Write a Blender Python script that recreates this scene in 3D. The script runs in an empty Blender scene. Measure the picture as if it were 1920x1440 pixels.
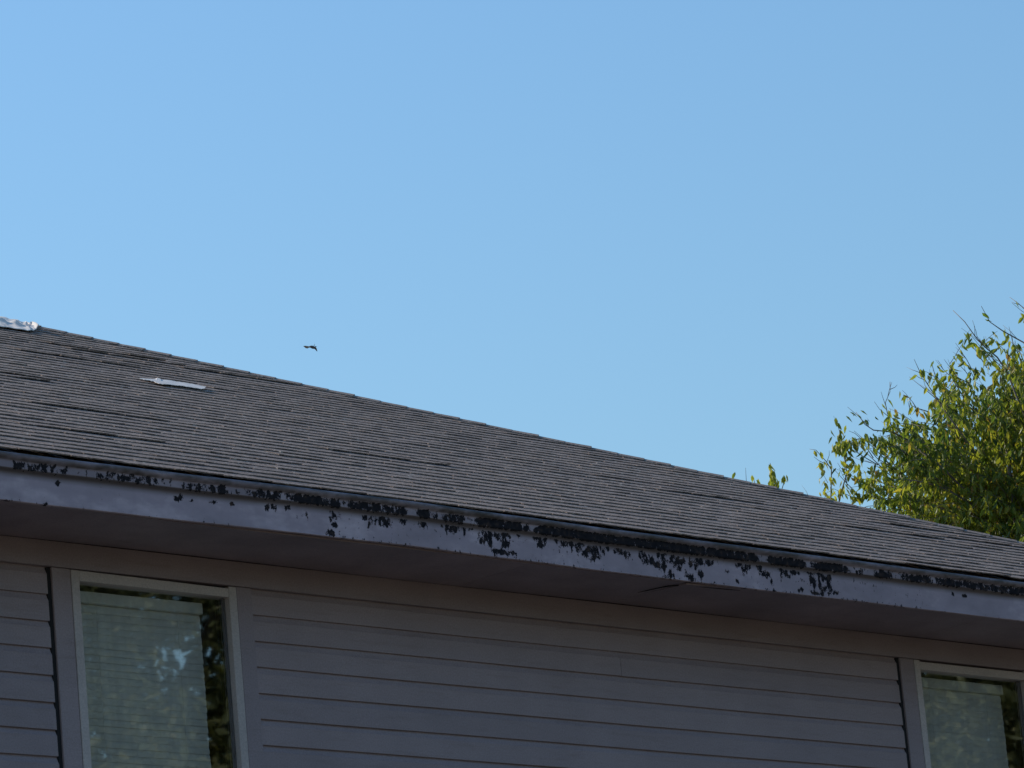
import bpy, bmesh, math, random
from mathutils import Vector, Matrix, noise

S = bpy.context.scene
COL = S.collection

# ------------------------------------------------------------------ camera
W0, H0, F0 = 1920.0, 1440.0, 8500.0          # photograph size, focal length in pixels
K = 0.8355                                   # metres per fitted unit
CAMP = Vector((-15.79372*K, -18.89362*K, 1.6))
YAW, PITCH, ROLL = 0.80336, 0.24618, -0.09127
FW = Vector((math.sin(YAW)*math.cos(PITCH), math.cos(YAW)*math.cos(PITCH), math.sin(PITCH)))
RT0 = Vector((math.cos(YAW), -math.sin(YAW), 0))
UP0 = RT0.cross(FW)
RT = math.cos(ROLL)*RT0 + math.sin(ROLL)*UP0
UP = -math.sin(ROLL)*RT0 + math.cos(ROLL)*UP0
cd = bpy.data.cameras.new('camera')
cam = bpy.data.objects.new('camera', cd)
COL.objects.link(cam)
cd.sensor_width = 36.0
cd.lens = F0/W0*36.0
cd.clip_start, cd.clip_end = 0.5, 3000
cam.matrix_world = Matrix(((RT.x, UP.x, -FW.x, CAMP.x), (RT.y, UP.y, -FW.y, CAMP.y),
                           (RT.z, UP.z, -FW.z, CAMP.z), (0, 0, 0, 1)))
S.camera = cam

# ------------------------------------------------------------------ sky, sun, exposure
SUN_EL, SUN_AZ = math.radians(34.5), math.radians(-18.0)      # azimuth from +Y towards +X
wd = bpy.data.worlds.new('World')
S.world = wd
wd.use_nodes = True
bg = wd.node_tree.nodes['Background']
sky = wd.node_tree.nodes.new('ShaderNodeTexSky')
sky.sky_type = 'NISHITA'
sky.sun_disc = False
sky.sun_elevation, sky.sun_rotation = SUN_EL, SUN_AZ
sky.air_density, sky.dust_density, sky.ozone_density, sky.altitude = 1.9, 0.35, 11.0, 0
wd.node_tree.links.new(sky.outputs[0], bg.inputs[0])
bg.inputs[1].default_value = 0.146
sd = bpy.data.lights.new('sun', 'SUN')
sd.energy, sd.angle, sd.color = 4.6, math.radians(0.53), (1.0, 0.90, 0.76)
sun = bpy.data.objects.new('sun', sd)
COL.objects.link(sun)
sdir = Vector((math.sin(SUN_AZ)*math.cos(SUN_EL), math.cos(SUN_AZ)*math.cos(SUN_EL), math.sin(SUN_EL)))
sun.rotation_euler = sdir.to_track_quat('Z', 'Y').to_euler()
sun.location = (-20, 30, 40)
S.view_settings.view_transform = 'Standard'
S.view_settings.look = 'None'
S.view_settings.exposure = 0.0
S.view_settings.gamma = 1.0
S.view_settings.use_curve_mapping = False
S.render.engine = 'CYCLES'
S.cycles.max_bounces = 8
S.cycles.transparent_max_bounces = 12
S.cycles.use_denoising = True

# ------------------------------------------------------------------ helpers
def ray(u, v):
    return RT*((u-W0/2)/F0) - UP*((v-H0/2)/F0) + FW
def at(u, v, depth):                         # the place that far into the scene behind a point of the photograph
    return CAMP + ray(u, v)*depth
def on_plane(u, v, p, n):
    d = ray(u, v)
    return CAMP + d*((p-CAMP).dot(n)/d.dot(n))

def mk(name, verts, faces, mat, parent=None, smooth=False):
    me = bpy.data.meshes.new(name)
    me.from_pydata([tuple(v) for v in verts], [], faces)
    me.update()
    if mat: me.materials.append(mat)
    if smooth:
        for p in me.polygons: p.use_smooth = True
    o = bpy.data.objects.new(name, me)
    COL.objects.link(o)
    if parent: o.parent = parent
    return o
def share(src, parent, loc=None):
    c = src.copy()
    COL.objects.link(c)
    c.parent = parent
    if loc is not None: c.location = loc
    return c
def thing(name, label, cat, loc=(0, 0, 0), group=None):
    o = bpy.data.objects.new(name, None)
    COL.objects.link(o)
    o.location = loc
    tag(o, label, cat, group)
    return o
def tag(o, label, cat, group=None):
    o['label'] = label; o['category'] = cat
    if group: o['group'] = group
class MB:
    def __init__(s): s.v, s.f = [], []
    def add(s, vs, fs):
        b = len(s.v); s.v += [Vector(x) for x in vs]; s.f += [tuple(i+b for i in f) for f in fs]
    def box(s, x0, x1, y0, y1, z0, z1, b=0.0):
        if b <= 0:
            s.add([(x, y, z) for x in (x0, x1) for y in (y0, y1) for z in (z0, z1)],
                  [(0, 1, 3, 2), (4, 6, 7, 5), (0, 4, 5, 1), (2, 3, 7, 6), (0, 2, 6, 4), (1, 5, 7, 3)])
        else:
            bm = bmesh.new()
            bmesh.ops.create_cube(bm, size=1.0)
            for v in bm.verts:
                v.co = Vector(((x0+x1)/2+v.co.x*(x1-x0), (y0+y1)/2+v.co.y*(y1-y0), (z0+z1)/2+v.co.z*(z1-z0)))
            bmesh.ops.bevel(bm, geom=bm.edges[:], offset=b, segments=1, affect='EDGES')
            bm.verts.index_update()
            s.add([v.co.copy() for v in bm.verts], [tuple(v.index for v in f.verts) for f in bm.faces])
            bm.free()
    def tube(s, pts, radii, n=5):
        pts = [Vector(p) for p in pts]
        rings = []
        for i, p in enumerate(pts):
            d = (pts[min(i+1, len(pts)-1)] - pts[max(i-1, 0)])
            d = d.normalized() if d.length > 1e-9 else Vector((0, 0, 1))
            a = d.cross(Vector((0.3, 0.9, 0.2))); a.normalize(); b = d.cross(a)
            rings.append([p + (a*math.cos(2*math.pi*k/n)+b*math.sin(2*math.pi*k/n))*radii[i] for k in range(n)])
        vs = [q for r in rings for q in r]
        fs = []
        for i in range(len(pts)-1):
            for k in range(n):
                fs.append((i*n+k, i*n+(k+1) % n, (i+1)*n+(k+1) % n, (i+1)*n+k))
        fs.append(tuple(range(n-1, -1, -1))); fs.append(tuple(range((len(pts)-1)*n, len(pts)*n)))
        s.add(vs, fs)
    def build(s, name, mat, parent=None, smooth=False):
        return mk(name, s.v, s.f, mat, parent, smooth)

# ------------------------------------------------------------------ materials
def new_mat(name):
    m = bpy.data.materials.new(name); m.use_nodes = True
    nt = m.node_tree
    return m, nt, nt.nodes['Principled BSDF']
def N(nt, t, **kw):
    n = nt.nodes.new(t)
    for k, v in kw.items(): setattr(n, k, v)
    return n
def setv(n, name, v): n.inputs[name].default_value = v
def noise_tex(nt, scale, detail=4.0, rough=0.6, vec=None, coord='Object', stretch=None):
    t = N(nt, 'ShaderNodeTexNoise')
    setv(t, 'Scale', scale); setv(t, 'Detail', detail); setv(t, 'Roughness', rough)
    tc = N(nt, 'ShaderNodeTexCoord')
    src = tc.outputs[coord]
    if stretch:
        mp = N(nt, 'ShaderNodeMapping'); mp.inputs['Scale'].default_value = stretch
        nt.links.new(src, mp.inputs[0]); src = mp.outputs[0]
    nt.links.new(src, t.inputs['Vector'])
    return t
def ramp(nt, src, stops):
    r = N(nt, 'ShaderNodeValToRGB')
    e = r.color_ramp.elements
    while len(e) < len(stops): e.new(0.5)
    for x, (p, c) in zip(e, stops):
        x.position = p; x.color = (c[0], c[1], c[2], 1) if isinstance(c, (tuple, list)) else (c, c, c, 1)
    nt.links.new(src, r.inputs[0])
    return r
def mixc(nt, fac, a, b, mode='MIX'):
    m = N(nt, 'ShaderNodeMix', data_type='RGBA', blend_type=mode)
    for sock, val in ((m.inputs[0], fac), (m.inputs[6], a), (m.inputs[7], b)):
        if hasattr(val, 'is_output'): nt.links.new(val, sock)
        elif isinstance(val, (int, float)): sock.default_value = val
        else: sock.default_value = (val[0], val[1], val[2], 1)
    return m.outputs[2]
def mathn(nt, op, a, b=None, clamp=False):
    m = N(nt, 'ShaderNodeMath', operation=op); m.use_clamp = clamp
    for i, val in enumerate((a, b)):
        if val is None: continue
        if hasattr(val, 'is_output'): nt.links.new(val, m.inputs[i])
        else: m.inputs[i].default_value = val
    return m.outputs[0]
def bump(nt, bs, h, strength, dist):
    b = N(nt, 'ShaderNodeBump'); setv(b, 'Strength', strength); setv(b, 'Distance', dist)
    nt.links.new(h, b.inputs['Height']); nt.links.new(b.outputs[0], bs.inputs['Normal'])

def paint(name, col, var=0.12, rough=0.6, grain=True, dirt=0.35):
    m, nt, bs = new_mat(name)
    n1 = noise_tex(nt, 2.3, 5, 0.62, coord='Object')
    n2 = noise_tex(nt, 9.0, 6, 0.7, stretch=(0.35, 1, 3.0))
    dk = tuple(c*(1-var*2) for c in col); lt = tuple(min(1, c*(1+var)) for c in col)
    c1 = ramp(nt, n1.outputs[0], [(0.3, dk), (0.7, lt)]).outputs[0]
    c2 = mixc(nt, mathn(nt, 'MULTIPLY', ramp(nt, n2.outputs[0], [(0.52, 0.0), (0.72, 1.0)]).outputs[0], dirt), c1,
              (col[0]*0.62, col[1]*0.57, col[2]*0.5))
    oi = N(nt, 'ShaderNodeObjectInfo')
    rv = ramp(nt, oi.outputs['Random'], [(0.0, (0.93, 0.93, 0.94)), (1.0, (1.06, 1.05, 1.04))]).outputs[0]
    c3 = mixc(nt, 1.0, c2, rv, 'MULTIPLY')
    gr = noise_tex(nt, 120, 3, 0.8)
    c3 = mixc(nt, 1.0, c3, ramp(nt, gr.outputs[0], [(0.30, (0.82, 0.82, 0.83)), (0.70, (1.18, 1.18, 1.17))]).outputs[0], 'MULTIPLY')
    nt.links.new(c3, bs.inputs['Base Color'])
    setv(bs, 'Roughness', rough)
    if grain:
        g = noise_tex(nt, 60, 6, 0.7, stretch=(0.06, 1, 1.0))
        bump(nt, bs, g.outputs[0], 0.25, 0.004)
    return m

M_SIDING = paint('siding_paint', (0.332, 0.262, 0.270), 0.05, 0.62)
M_TRIM = paint('trim_paint', (0.332, 0.262, 0.270), 0.05, 0.6)
M_SOFFIT = paint('soffit_paint', (0.360, 0.275, 0.292), 0.12, 0.75)
M_FRAME = paint('window_frame_paint', (0.52, 0.445, 0.415), 0.06, 0.45, grain=False, dirt=0.25)
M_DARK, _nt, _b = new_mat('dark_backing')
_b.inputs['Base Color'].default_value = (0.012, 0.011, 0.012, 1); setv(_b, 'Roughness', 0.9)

def shingle_material():
    m, nt, bs = new_mat('asphalt_shingle')
    tc = N(nt, 'ShaderNodeTexCoord')
    geo = N(nt, 'ShaderNodeNewGeometry')
    pos = geo.outputs['Position']
    # granules, weathering, one tone per tab
    g = N(nt, 'ShaderNodeTexNoise'); setv(g, 'Scale', 55.0); setv(g, 'Detail', 6.0); setv(g, 'Roughness', 0.8)
    nt.links.new(pos, g.inputs['Vector'])
    w = N(nt, 'ShaderNodeTexNoise'); setv(w, 'Scale', 1.1); setv(w, 'Detail', 6.0); setv(w, 'Roughness', 0.65)
    nt.links.new(pos, w.inputs['Vector'])
    at_ = N(nt, 'ShaderNodeAttribute', attribute_name='tone')
    base = ramp(nt, g.outputs[0], [(0.32, (0.072, 0.060, 0.055)), (0.50, (0.218, 0.176, 0.152)), (0.68, (0.53, 0.43, 0.365))]).outputs[0]
    wt = ramp(nt, w.outputs[0], [(0.3, (0.86, 0.85, 0.86)), (0.7, (1.10, 1.07, 1.05))]).outputs[0]
    c = mixc(nt, 1.0, base, wt, 'MULTIPLY')
    tone = ramp(nt, at_.outputs['Fac'], [(0.0, (0.92, 0.92, 0.93)), (0.5, (1.0, 1.0, 1.0)), (1.0, (1.07, 1.05, 1.03))]).outputs[0]
    c = mixc(nt, 1.0, c, tone, 'MULTIPLY')
    # sparse pale spots where the granules have gone
    sp = N(nt, 'ShaderNodeTexNoise'); setv(sp, 'Scale', 24.0); setv(sp, 'Detail', 2.0)
    nt.links.new(pos, sp.inputs['Vector'])
    c = mixc(nt, mathn(nt, 'MULTIPLY', ramp(nt, sp.outputs[0], [(0.67, 0.0), (0.72, 1.0)]).outputs[0], 0.8), c, (0.52, 0.47, 0.42))
    nt.links.new(c, bs.inputs['Base Color'])
    setv(bs, 'Roughness', 0.95); setv(bs, 'Specular IOR Level', 0.2)
    bump(nt, bs, g.outputs[0], 0.5, 0.006)
    return m
M_SHINGLE = shingle_material()

def gutter_material():
    m, nt, bs = new_mat('gutter_paint')
    geo = N(nt, 'ShaderNodeNewGeometry'); pos = geo.outputs['Position']
    def nz(scale, detail, rough, st):
        mp = N(nt, 'ShaderNodeMapping'); mp.inputs['Scale'].default_value = st
        nt.links.new(pos, mp.inputs[0])
        t = N(nt, 'ShaderNodeTexNoise'); setv(t, 'Scale', scale); setv(t, 'Detail', detail); setv(t, 'Roughness', rough)
        nt.links.new(mp.outputs[0], t.inputs['Vector'])
        return t.outputs[0]
    chalk = nz(2.2, 5, 0.65, (1, 1, 2.2))
    streak = nz(7.0, 4, 0.6, (1.0, 1, 0.25))
    col = ramp(nt, chalk, [(0.30, (0.330, 0.258, 0.285)), (0.52, (0.415, 0.322, 0.358)), (0.74, (0.66, 0.525, 0.56))]).outputs[0]
    col = mixc(nt, mathn(nt, 'MULTIPLY', ramp(nt, streak, [(0.5, 0.0), (0.75, 1.0)]).outputs[0], 0.25), col, (0.21, 0.175, 0.185))
    wear = N(nt, 'ShaderNodeAttribute', attribute_name='wear')
    edge = mathn(nt, 'ADD', mathn(nt, 'MULTIPLY', nz(46.0, 3, 0.55, (1, 1, 0.62)), 0.62), mathn(nt, 'MULTIPLY', nz(170.0, 4, 0.7, (1, 1, 0.8)), 0.38))
    v = mathn(nt, 'ADD', wear.outputs['Fac'], mathn(nt, 'MULTIPLY', mathn(nt, 'SUBTRACT', edge, 0.5), 3.3))
    mask = ramp(nt, v, [(0.535, 0.0), (0.56, 0.45), (0.585, 0.60), (0.62, 1.0)]).outputs[0]
    bare = ramp(nt, nz(30, 4, 0.6, (1, 1, 1)), [(0.30, (0.012, 0.012, 0.016)), (0.55, (0.026, 0.023, 0.026)), (0.75, (0.085, 0.055, 0.042))]).outputs[0]
    tone = N(nt, 'ShaderNodeAttribute', attribute_name='shade_tone')
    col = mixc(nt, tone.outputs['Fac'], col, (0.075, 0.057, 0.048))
    c = mixc(nt, mask, col, bare)
    nt.links.new(c, bs.inputs['Base Color'])
    nt.links.new(ramp(nt, mask, [(0, 0.5), (1, 0.85)]).outputs[0], bs.inputs['Roughness'])
    inv = mathn(nt, 'SUBTRACT', 1.0, mask)
    nt.links.new(ramp(nt, mask, [(0, 0.35), (1, 0.06)]).outputs[0], bs.inputs['Specular IOR Level'])
    bump(nt, bs, inv, 0.6, 0.002)
    return m
M_GUTTER = gutter_material()

def leaf_material(name, stops, trans=0.45):
    m, nt, bs = new_mat(name)
    at_ = N(nt, 'ShaderNodeAttribute', attribute_name='tone')
    c = ramp(nt, at_.outputs['Fac'], stops).outputs[0]
    nt.links.new(c, bs.inputs['Base Color'])
    setv(bs, 'Roughness', 0.45); setv(bs, 'Specular IOR Level', 0.35)
    tr = N(nt, 'ShaderNodeBsdfTranslucent')
    tc = mixc(nt, 1.0, c, (1.45, 1.35, 0.55), 'MULTIPLY')
    nt.links.new(tc, tr.inputs['Color'])
    mx = N(nt, 'ShaderNodeMixShader'); mx.inputs[0].default_value = trans
    nt.links.new(bs.outputs[0], mx.inputs[1]); nt.links.new(tr.outputs[0], mx.inputs[2])
    nt.links.new(mx.outputs[0], nt.nodes['Material Output'].inputs['Surface'])
    return m
GREENS = [(0.0, (0.070, 0.130, 0.038)), (0.45, (0.180, 0.235, 0.052)), (0.8, (0.350, 0.365, 0.072)), (0.93, (0.42, 0.36, 0.085)), (1.0, (0.20, 0.13, 0.080))]
M_LEAF = leaf_material('leaf_green', GREENS, 0.52)
M_LEAF2 = leaf_material('street_tree_leaf', [(0.0, (0.05, 0.065, 0.03)), (0.5, (0.10, 0.115, 0.05)), (1.0, (0.19, 0.19, 0.085))], 0.4)
def bark_material():
    m, nt, bs = new_mat('bark')
    t = noise_tex(nt, 25, 5, 0.7, stretch=(1, 1, 0.3))
    nt.links.new(ramp(nt, t.outputs[0], [(0.3, (0.085, 0.072, 0.062)), (0.7, (0.23, 0.20, 0.175))]).outputs[0], bs.inputs['Base Color'])
    setv(bs, 'Roughness', 0.9)
    bump(nt, bs, t.outputs[0], 0.5, 0.01)
    return m
M_BARK = bark_material()
def simple(name, col, rough, tex=None):
    m, nt, bs = new_mat(name)
    t = noise_tex(nt, tex or 12, 5, 0.65)
    nt.links.new(ramp(nt, t.outputs[0], [(0.3, tuple(c*0.8 for c in col)), (0.7, tuple(min(1, c*1.12) for c in col))]).outputs[0], bs.inputs['Base Color'])
    setv(bs, 'Roughness', rough)
    return m, nt, bs
M_MEMBRANE, nt_, bs_ = simple('white_membrane', (0.76, 0.70, 0.64), 0.92, 14); setv(bs_, 'Specular IOR Level', 0.1)
M_BLIND, nt_, bs_ = simple('blind_slat', (0.80, 0.77, 0.72), 0.5, 6)
M_FEATHER, nt_, bs_ = simple('dark_feather', (0.075, 0.070, 0.072), 0.7, 30)
M_FEATHER2, nt_, bs_ = simple('grey_feather', (0.21, 0.21, 0.21), 0.7, 30)
M_ROOM, nt_, bs_ = simple('room_wall', (0.35, 0.33, 0.30), 0.8, 3)
def glass_material():
    m, nt, bs = new_mat('window_glass')
    nt.nodes.remove(bs)
    tr = N(nt, 'ShaderNodeBsdfTransparent'); tr.inputs[0].default_value = (0.90, 0.93, 0.93, 1)
    gl = N(nt, 'ShaderNodeBsdfGlossy'); gl.inputs[0].default_value = (0.96, 0.98, 1.0, 1); gl.inputs['Roughness'].default_value = 0.017
    fr = N(nt, 'ShaderNodeFresnel'); fr.inputs[0].default_value = 1.55
    fac = mathn(nt, 'ADD', mathn(nt, 'MULTIPLY', fr.outputs[0], 2.1), 0.125, True)
    wv = noise_tex(nt, 3.0, 2, 0.5)
    b = N(nt, 'ShaderNodeBump'); setv(b, 'Strength', 0.03); setv(b, 'Distance', 0.006)
    nt.links.new(wv.outputs[0], b.inputs['Height']); nt.links.new(b.outputs[0], gl.inputs['Normal'])
    mx = N(nt, 'ShaderNodeMixShader')
    nt.links.new(fac, mx.inputs[0]); nt.links.new(tr.outputs[0], mx.inputs[1]); nt.links.new(gl.outputs[0], mx.inputs[2])
    nt.links.new(mx.outputs[0], nt.nodes['Material Output'].inputs['Surface'])
    return m
M_GLASS = glass_material()
def ground_material():
    m, nt, bs = new_mat('dry_lawn')
    a = noise_tex(nt, 0.35, 6, 0.65); b = noise_tex(nt, 9, 5, 0.7)
    c1 = ramp(nt, a.outputs[0], [(0.35, (0.135, 0.106, 0.062)), (0.55, (0.20, 0.158, 0.102)), (0.75, (0.26, 0.205, 0.14))]).outputs[0]
    c2 = mixc(nt, 0.5, c1, ramp(nt, b.outputs[0], [(0.3, (0.45, 0.45, 0.45)), (0.7, (1.2, 1.2, 1.2))]).outputs[0], 'MULTIPLY')
    nt.links.new(c2, bs.inputs['Base Color']); setv(bs, 'Roughness', 0.95)
    bump(nt, bs, b.outputs[0], 0.5, 0.05)
    return m

# ------------------------------------------------------------------ ground
g = mk('ground', [(-900, -900, 0), (900, -900, 0), (900, 900, 0), (-900, 900, 0)], [(0, 1, 2, 3)], ground_material())
g['kind'] = 'structure'; g['label'] = 'dry pale lawn and bare earth around the house'

# ------------------------------------------------------------------ the house: dimensions
Z0 = 1.6 + 5.35399*K              # top of the siding under the frieze board
ZS = Z0 + 0.147*K                 # soffit
OV = 0.698*K                      # overhang to the gutter face
TH = math.radians(24.5)
XC = 9.78                         # right-hand corner of the wall
XL, YB = -10.0, 12.85              # left-hand corner, back wall
EXP = 0.127                       # siding exposure
ZE = ZS + 0.234                   # bottom edge of the shingles
YE = -OV + 0.005
random.seed(7)

house = thing('house', 'dark taupe house with lap siding, peeling eave gutter and worn hip roof', 'house', (XC/2, 0, 0))
HO = Vector((XC/2, 0, 0))
def hp(o, parent=None):           # keep world places when hanging a part on the house
    o.parent = parent or house
    o.matrix_parent_inverse = Matrix.Translation(-HO) if not parent else Matrix.Identity(4)
    return o

# feature positions along the wall (trim edges, window frames)
def X_at(u, v): return on_plane(u, v, Vector((0, 0, 0)), Vector((0, 1, 0))).x
TA0, TA1 = 0.0, 0.132*K           # left trim of the left window
TB0, TB1 = 1.358*K, 1.475*K       # right trim
WB0, WB1 = 7.2336*K, 7.3739*K     # left trim of the right window
WIN_W = TB0 - TA1
WC0 = WB1 + WIN_W; WC1 = WC0 + 0.117*K
WIN_H = 1.52
ZW = Z0 - 0.004                   # top of the window frames
ZWB = ZW - WIN_H

# wall core: left, middle, right pieces and below/above the windows, behind the boards
wall = MB()
def core(x0, x1, z0, z1): wall.box(x0, x1, 0.030, 0.15, z0, z1)
core(XL, TA1, 0, ZS+0.1); core(TB0, WB1, 0, ZS+0.1); core(WC0, XC, 0, ZS+0.1)
core(TA1, TB0, 0, ZWB); core(TA1, TB0, ZW+0.0, ZS+0.1); core(WB1, WC0, 0, ZWB); core(WB1, WC0, ZW+0.0, ZS+0.1)
wallo = hp(wall.build('wall', M_DARK))
o_side = MB()
o_side.box(XL, XL+0.15, 0.15, YB, 0, ZS+0.1); o_side.box(XC-0.15, XC, 0.15, YB, 0, ZS+0.1); o_side.box(XL, XC, YB, YB+0.15, 0, ZS+0.1)
hp(o_side.build('wall', M_SIDING))['label'] = 'plain side and back walls turned away from the viewer'
# rooms behind the windows: dark interior
room = MB()
room.box(XL+0.15, XC-0.15, 0.15, YB, Z0-2.45, Z0-2.42); room.box(XL+0.15, XC-0.15, 3.5, 3.6, Z0-2.42, Z0+0.1); room.box(XL+0.15, XC-0.15, 0.15, 3.5, Z0+0.1, Z0+0.13)
room.box(3.2, 3.3, 0.15, 3.5, Z0-2.42, Z0+0.1)
hp(room.build('room_lining', M_ROOM))

# lap siding boards
def board_mesh(x0, x1, bow=0.0):
    nseg = max(2, int((x1-x0)/0.6))
    vs, fs = [], []
    # profile: butt bottom back, butt bottom front, upper front, upper back
    prof = [(0.022, -EXP), (0.0008, -EXP+0.0003), (-0.0005, -EXP+0.0025), (0.0, -0.032), (0.0030, -0.0270), (0.0078, -0.0170), (0.0115, -0.007), (0.0130, 0.0), (0.0135, 0.012), (0.026, 0.012)]
    for i in range(nseg+1):
        x = x0+(x1-x0)*i/nseg
        w = 0.0012*math.sin(i*1.7+x0*3+bow*9)
        for y, z in prof: vs.append((x, y+w*0.6, z+w))
    n = len(prof)
    for i in range(nseg):
        for k in range(n-1):
            a = i*n+k
            fs.append((a, a+n, a+n+1, a+1))
    fs.append(tuple(range(n))); fs.append(tuple(range(nseg*n+n-1, nseg*n-1, -1)))
    return vs, fs
GAP = 0.025
sections = [(-4.8, TA0-GAP), (TB1+0.001, WB0-GAP), (WC1+0.001, XC-0.12)]
ROWS = 13
low = MB()
for (x0, x1) in sections:
    for k in range(ROWS):
        cuts = [x0, x1]
        if k == 1 and x0 > 0 and x0 < 3: cuts = [x0, X_at(1160, 1207), x1]
        for a, b in zip(cuts, cuts[1:]):
            vs, fs = board_mesh(a, b-(0.002 if b != x1 else 0), random.random())
            dz = random.uniform(-0.0012, 0.0012)
            o = mk('siding_board', [Vector(v)+Vector((0, 0, Z0-k*EXP+dz-0.002)) for v in vs], fs, M_SIDING)
            o.parent = wallo
            # wall is already offset to the house, keep world coordinates
    for k in range(ROWS, int(Z0/EXP)):
        vs, fs = board_mesh(x0, x1)
        low.add([Vector(v)+Vector((0, 0, Z0-k*EXP)) for v in vs], fs)
# under the windows and left end of the front
for (x0, x1) in ((TA0-GAP, TB1+0.001), (WB0-GAP, WC1+0.001)):
    for k in range(ROWS, int(Z0/EXP)):
        vs, fs = board_mesh(x0+0.0005, x1-0.0005)
        low.add([Vector(v)+Vector((0, 0, Z0-k*EXP)) for v in vs], fs)
for k in range(0, int(Z0/EXP)):
    vs, fs = board_mesh(XL, -4.802)
    low.add([Vector(v)+Vector((0, 0, Z0-k*EXP)) for v in vs], fs)
lo = low.build('siding_field', M_SIDING); lo.parent = wallo; lo['kind'] = 'stuff'

# frieze and window trim boards
def trim(x0, x1, z0, z1, y0=-0.009, y1=0.03, b=0.003):
    m = MB(); m.box(x0, x1, y0, y1, z0, z1, b)
    return hp(m.build('trim_board', M_TRIM))
FZ0 = Z0
fr_cuts = [XL, -2.4, 7.3, XC+0.02]
for a, b in zip(fr_cuts, fr_cuts[1:]): trim(a+0.001, b-0.001, FZ0, ZS-0.001, -0.016)
trim(TA0, TA1, ZWB-0.1, FZ0-0.0015); trim(TB0, TB1, ZWB-0.1, FZ0-0.0015)
trim(WB0, WB1, ZWB-0.1, FZ0-0.0015); trim(WC0, WC1, ZWB-0.1, FZ0-0.0015)
for xe in (TA0, WB0):              # open joint between siding ends and trim, its deep shade put in as a dark strip
    m = MB(); m.box(xe-0.024, xe-0.0005, 0.003, 0.029, ZWB-0.1, FZ0-0.004)
    hp(m.build('joint_shade', M_DARK))
trim(TA1+0.001, TB0-0.001, ZWB-0.1, ZWB-0.002); trim(WB1+0.001, WC0-0.001, ZWB-0.1, ZWB-0.002)
trim(XC-0.118, XC+0.02, 0, FZ0-0.002)

# windows
FT = 0.050
def window(x0, x1, gap_from):
    z0, z1 = ZWB, ZW
    w = bpy.data.objects.new('window', None); COL.objects.link(w); hp(w)
    for ja, jb in ((x0+0.002, x0+FT), (x1-FT, x1-0.002)):     # stiles and rails butt end to end
        f = MB(); f.box(ja, jb, -0.012, 0.07, z0, z1, 0.003)
        j = f.build('jamb', M_FRAME); j.parent = w
    h = MB()
    h.add(*head_rail(x0+FT+0.0005, x1-FT-0.0005, z1, gap_from))
    hd = h.build('frame_head', M_FRAME); hd.parent = w
    s = MB(); s.box(x0+FT+0.0005, x1-FT-0.0005, -0.012, 0.07, z0, z0+FT, 0.003)
    so = s.build('window_sill', M_FRAME); so.parent = w
    p = mk('pane', [(x0+FT-0.004, 0.022, z0+FT-0.004), (x1-FT+0.004, 0.022, z0+FT-0.004), (x1-FT+0.004, 0.022, z1-FT+0.006), (x0+FT-0.004, 0.022, z1-FT+0.006)], [(0, 1, 2, 3)], M_GLASS)
    p.parent = w
    # sash bead just inside the glass line
    for ja, jb in ((x0+FT+0.0006, x0+FT+0.012), (x1-FT-0.012, x1-FT-0.0006)):
        bd = MB(); bd.box(ja, jb, 0.024, 0.05, z0+FT, z1-FT)
        b = bd.build('glazing_bead', M_DARK); b.parent = w
    return w
def head_rail(x0, x1, zt, gap_from):
    # the head has slipped a little at one end, which opens a dark gap under the frieze
    bm = bmesh.new(); bmesh.ops.create_cube(bm, size=1.0)
    for v in bm.verts:
        x = x0 + (v.co.x+0.5)*(x1-x0); top = v.co.z > 0
        drop = 0.0
        if gap_from == 'right': drop = 0.010*max(0, (v.co.x+0.5))
        if gap_from == 'all': drop = 0.007
        z = zt - 0.0005 - drop if top else zt-FT-drop*0.4
        v.co = Vector((x, -0.010 if v.co.y < 0 else 0.07, z))
    bmesh.ops.bevel(bm, geom=bm.edges[:], offset=0.002, segments=1, affect='EDGES')
    bm.verts.index_update()
    r = ([v.co.copy() for v in bm.verts], [tuple(v.index for v in f.verts) for f in bm.faces])
    bm.free()
    return r
window(TA1, TB0, 'right')
window(WB1, WC0, 'all')

# blinds hanging inside
def blind(x0, x1, label, slack):
    t = thing('window_blind', label, 'blind', ((x0+x1)/2, 0.11, ZW-FT-0.02), 'pale blinds behind the windows')
    h = MB(); h.box(-(x1-x0)/2, (x1-x0)/2, -0.025, 0.025, -0.055, 0.0, 0.003)
    h.build('headrail', M_BLIND, t)
    pitch, tilt, dep = 0.0335, math.radians(83), 0.040
    vs, fs = [], []
    nx = 5
    for i in range(nx):
        x = -(x1-x0)/2+0.004 + (x1-x0-0.008)*i/(nx-1)
        sag = -0.0012*math.sin(math.pi*i/(nx-1))
        for j in range(4):
            q = j/3-0.5
            crown = 0.004*(1-(2*q)**2)
            vs.append((x, q*dep*math.cos(tilt)-crown*math.sin(tilt), q*dep*math.sin(tilt)+crown*math.cos(tilt)+sag))
    for i in range(nx-1):
        for j in range(3):
            a = i*4+j; fs.append((a, a+4, a+5, a+1))
    first = None
    n = int((WIN_H-2*FT-0.09)/pitch)
    for k in range(n):
        loc = Vector((random.uniform(-0.002, 0.002), 0, -0.075-k*pitch))
        if first is None:
            first = mk('slat', vs, fs, M_BLIND, t, True); first.location = loc; o = first
        else: o = share(first, t, loc)
        o.rotation_euler = (random.uniform(-0.07, 0.07), random.uniform(-0.0025, 0.0025)*slack, 0)
    c = MB()
    for x in (-(x1-x0)*0.3, (x1-x0)*0.3): c.tube([(x, -0.024, -0.05), (x, -0.024, -WIN_H+0.12)], [0.0012, 0.0012], 4)
    c.build('cord', M_BLIND, t)
blind(TA1+FT+0.006, TB0-FT-0.088, 'cream slatted blind behind the left-hand window, bright sky patch reflected over it', 1.0)
blind(WB1+FT+0.006, WC0-FT-0.088, 'cream slatted blind behind the right-hand window, under the lower end of the roof', 1.5)

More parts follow.
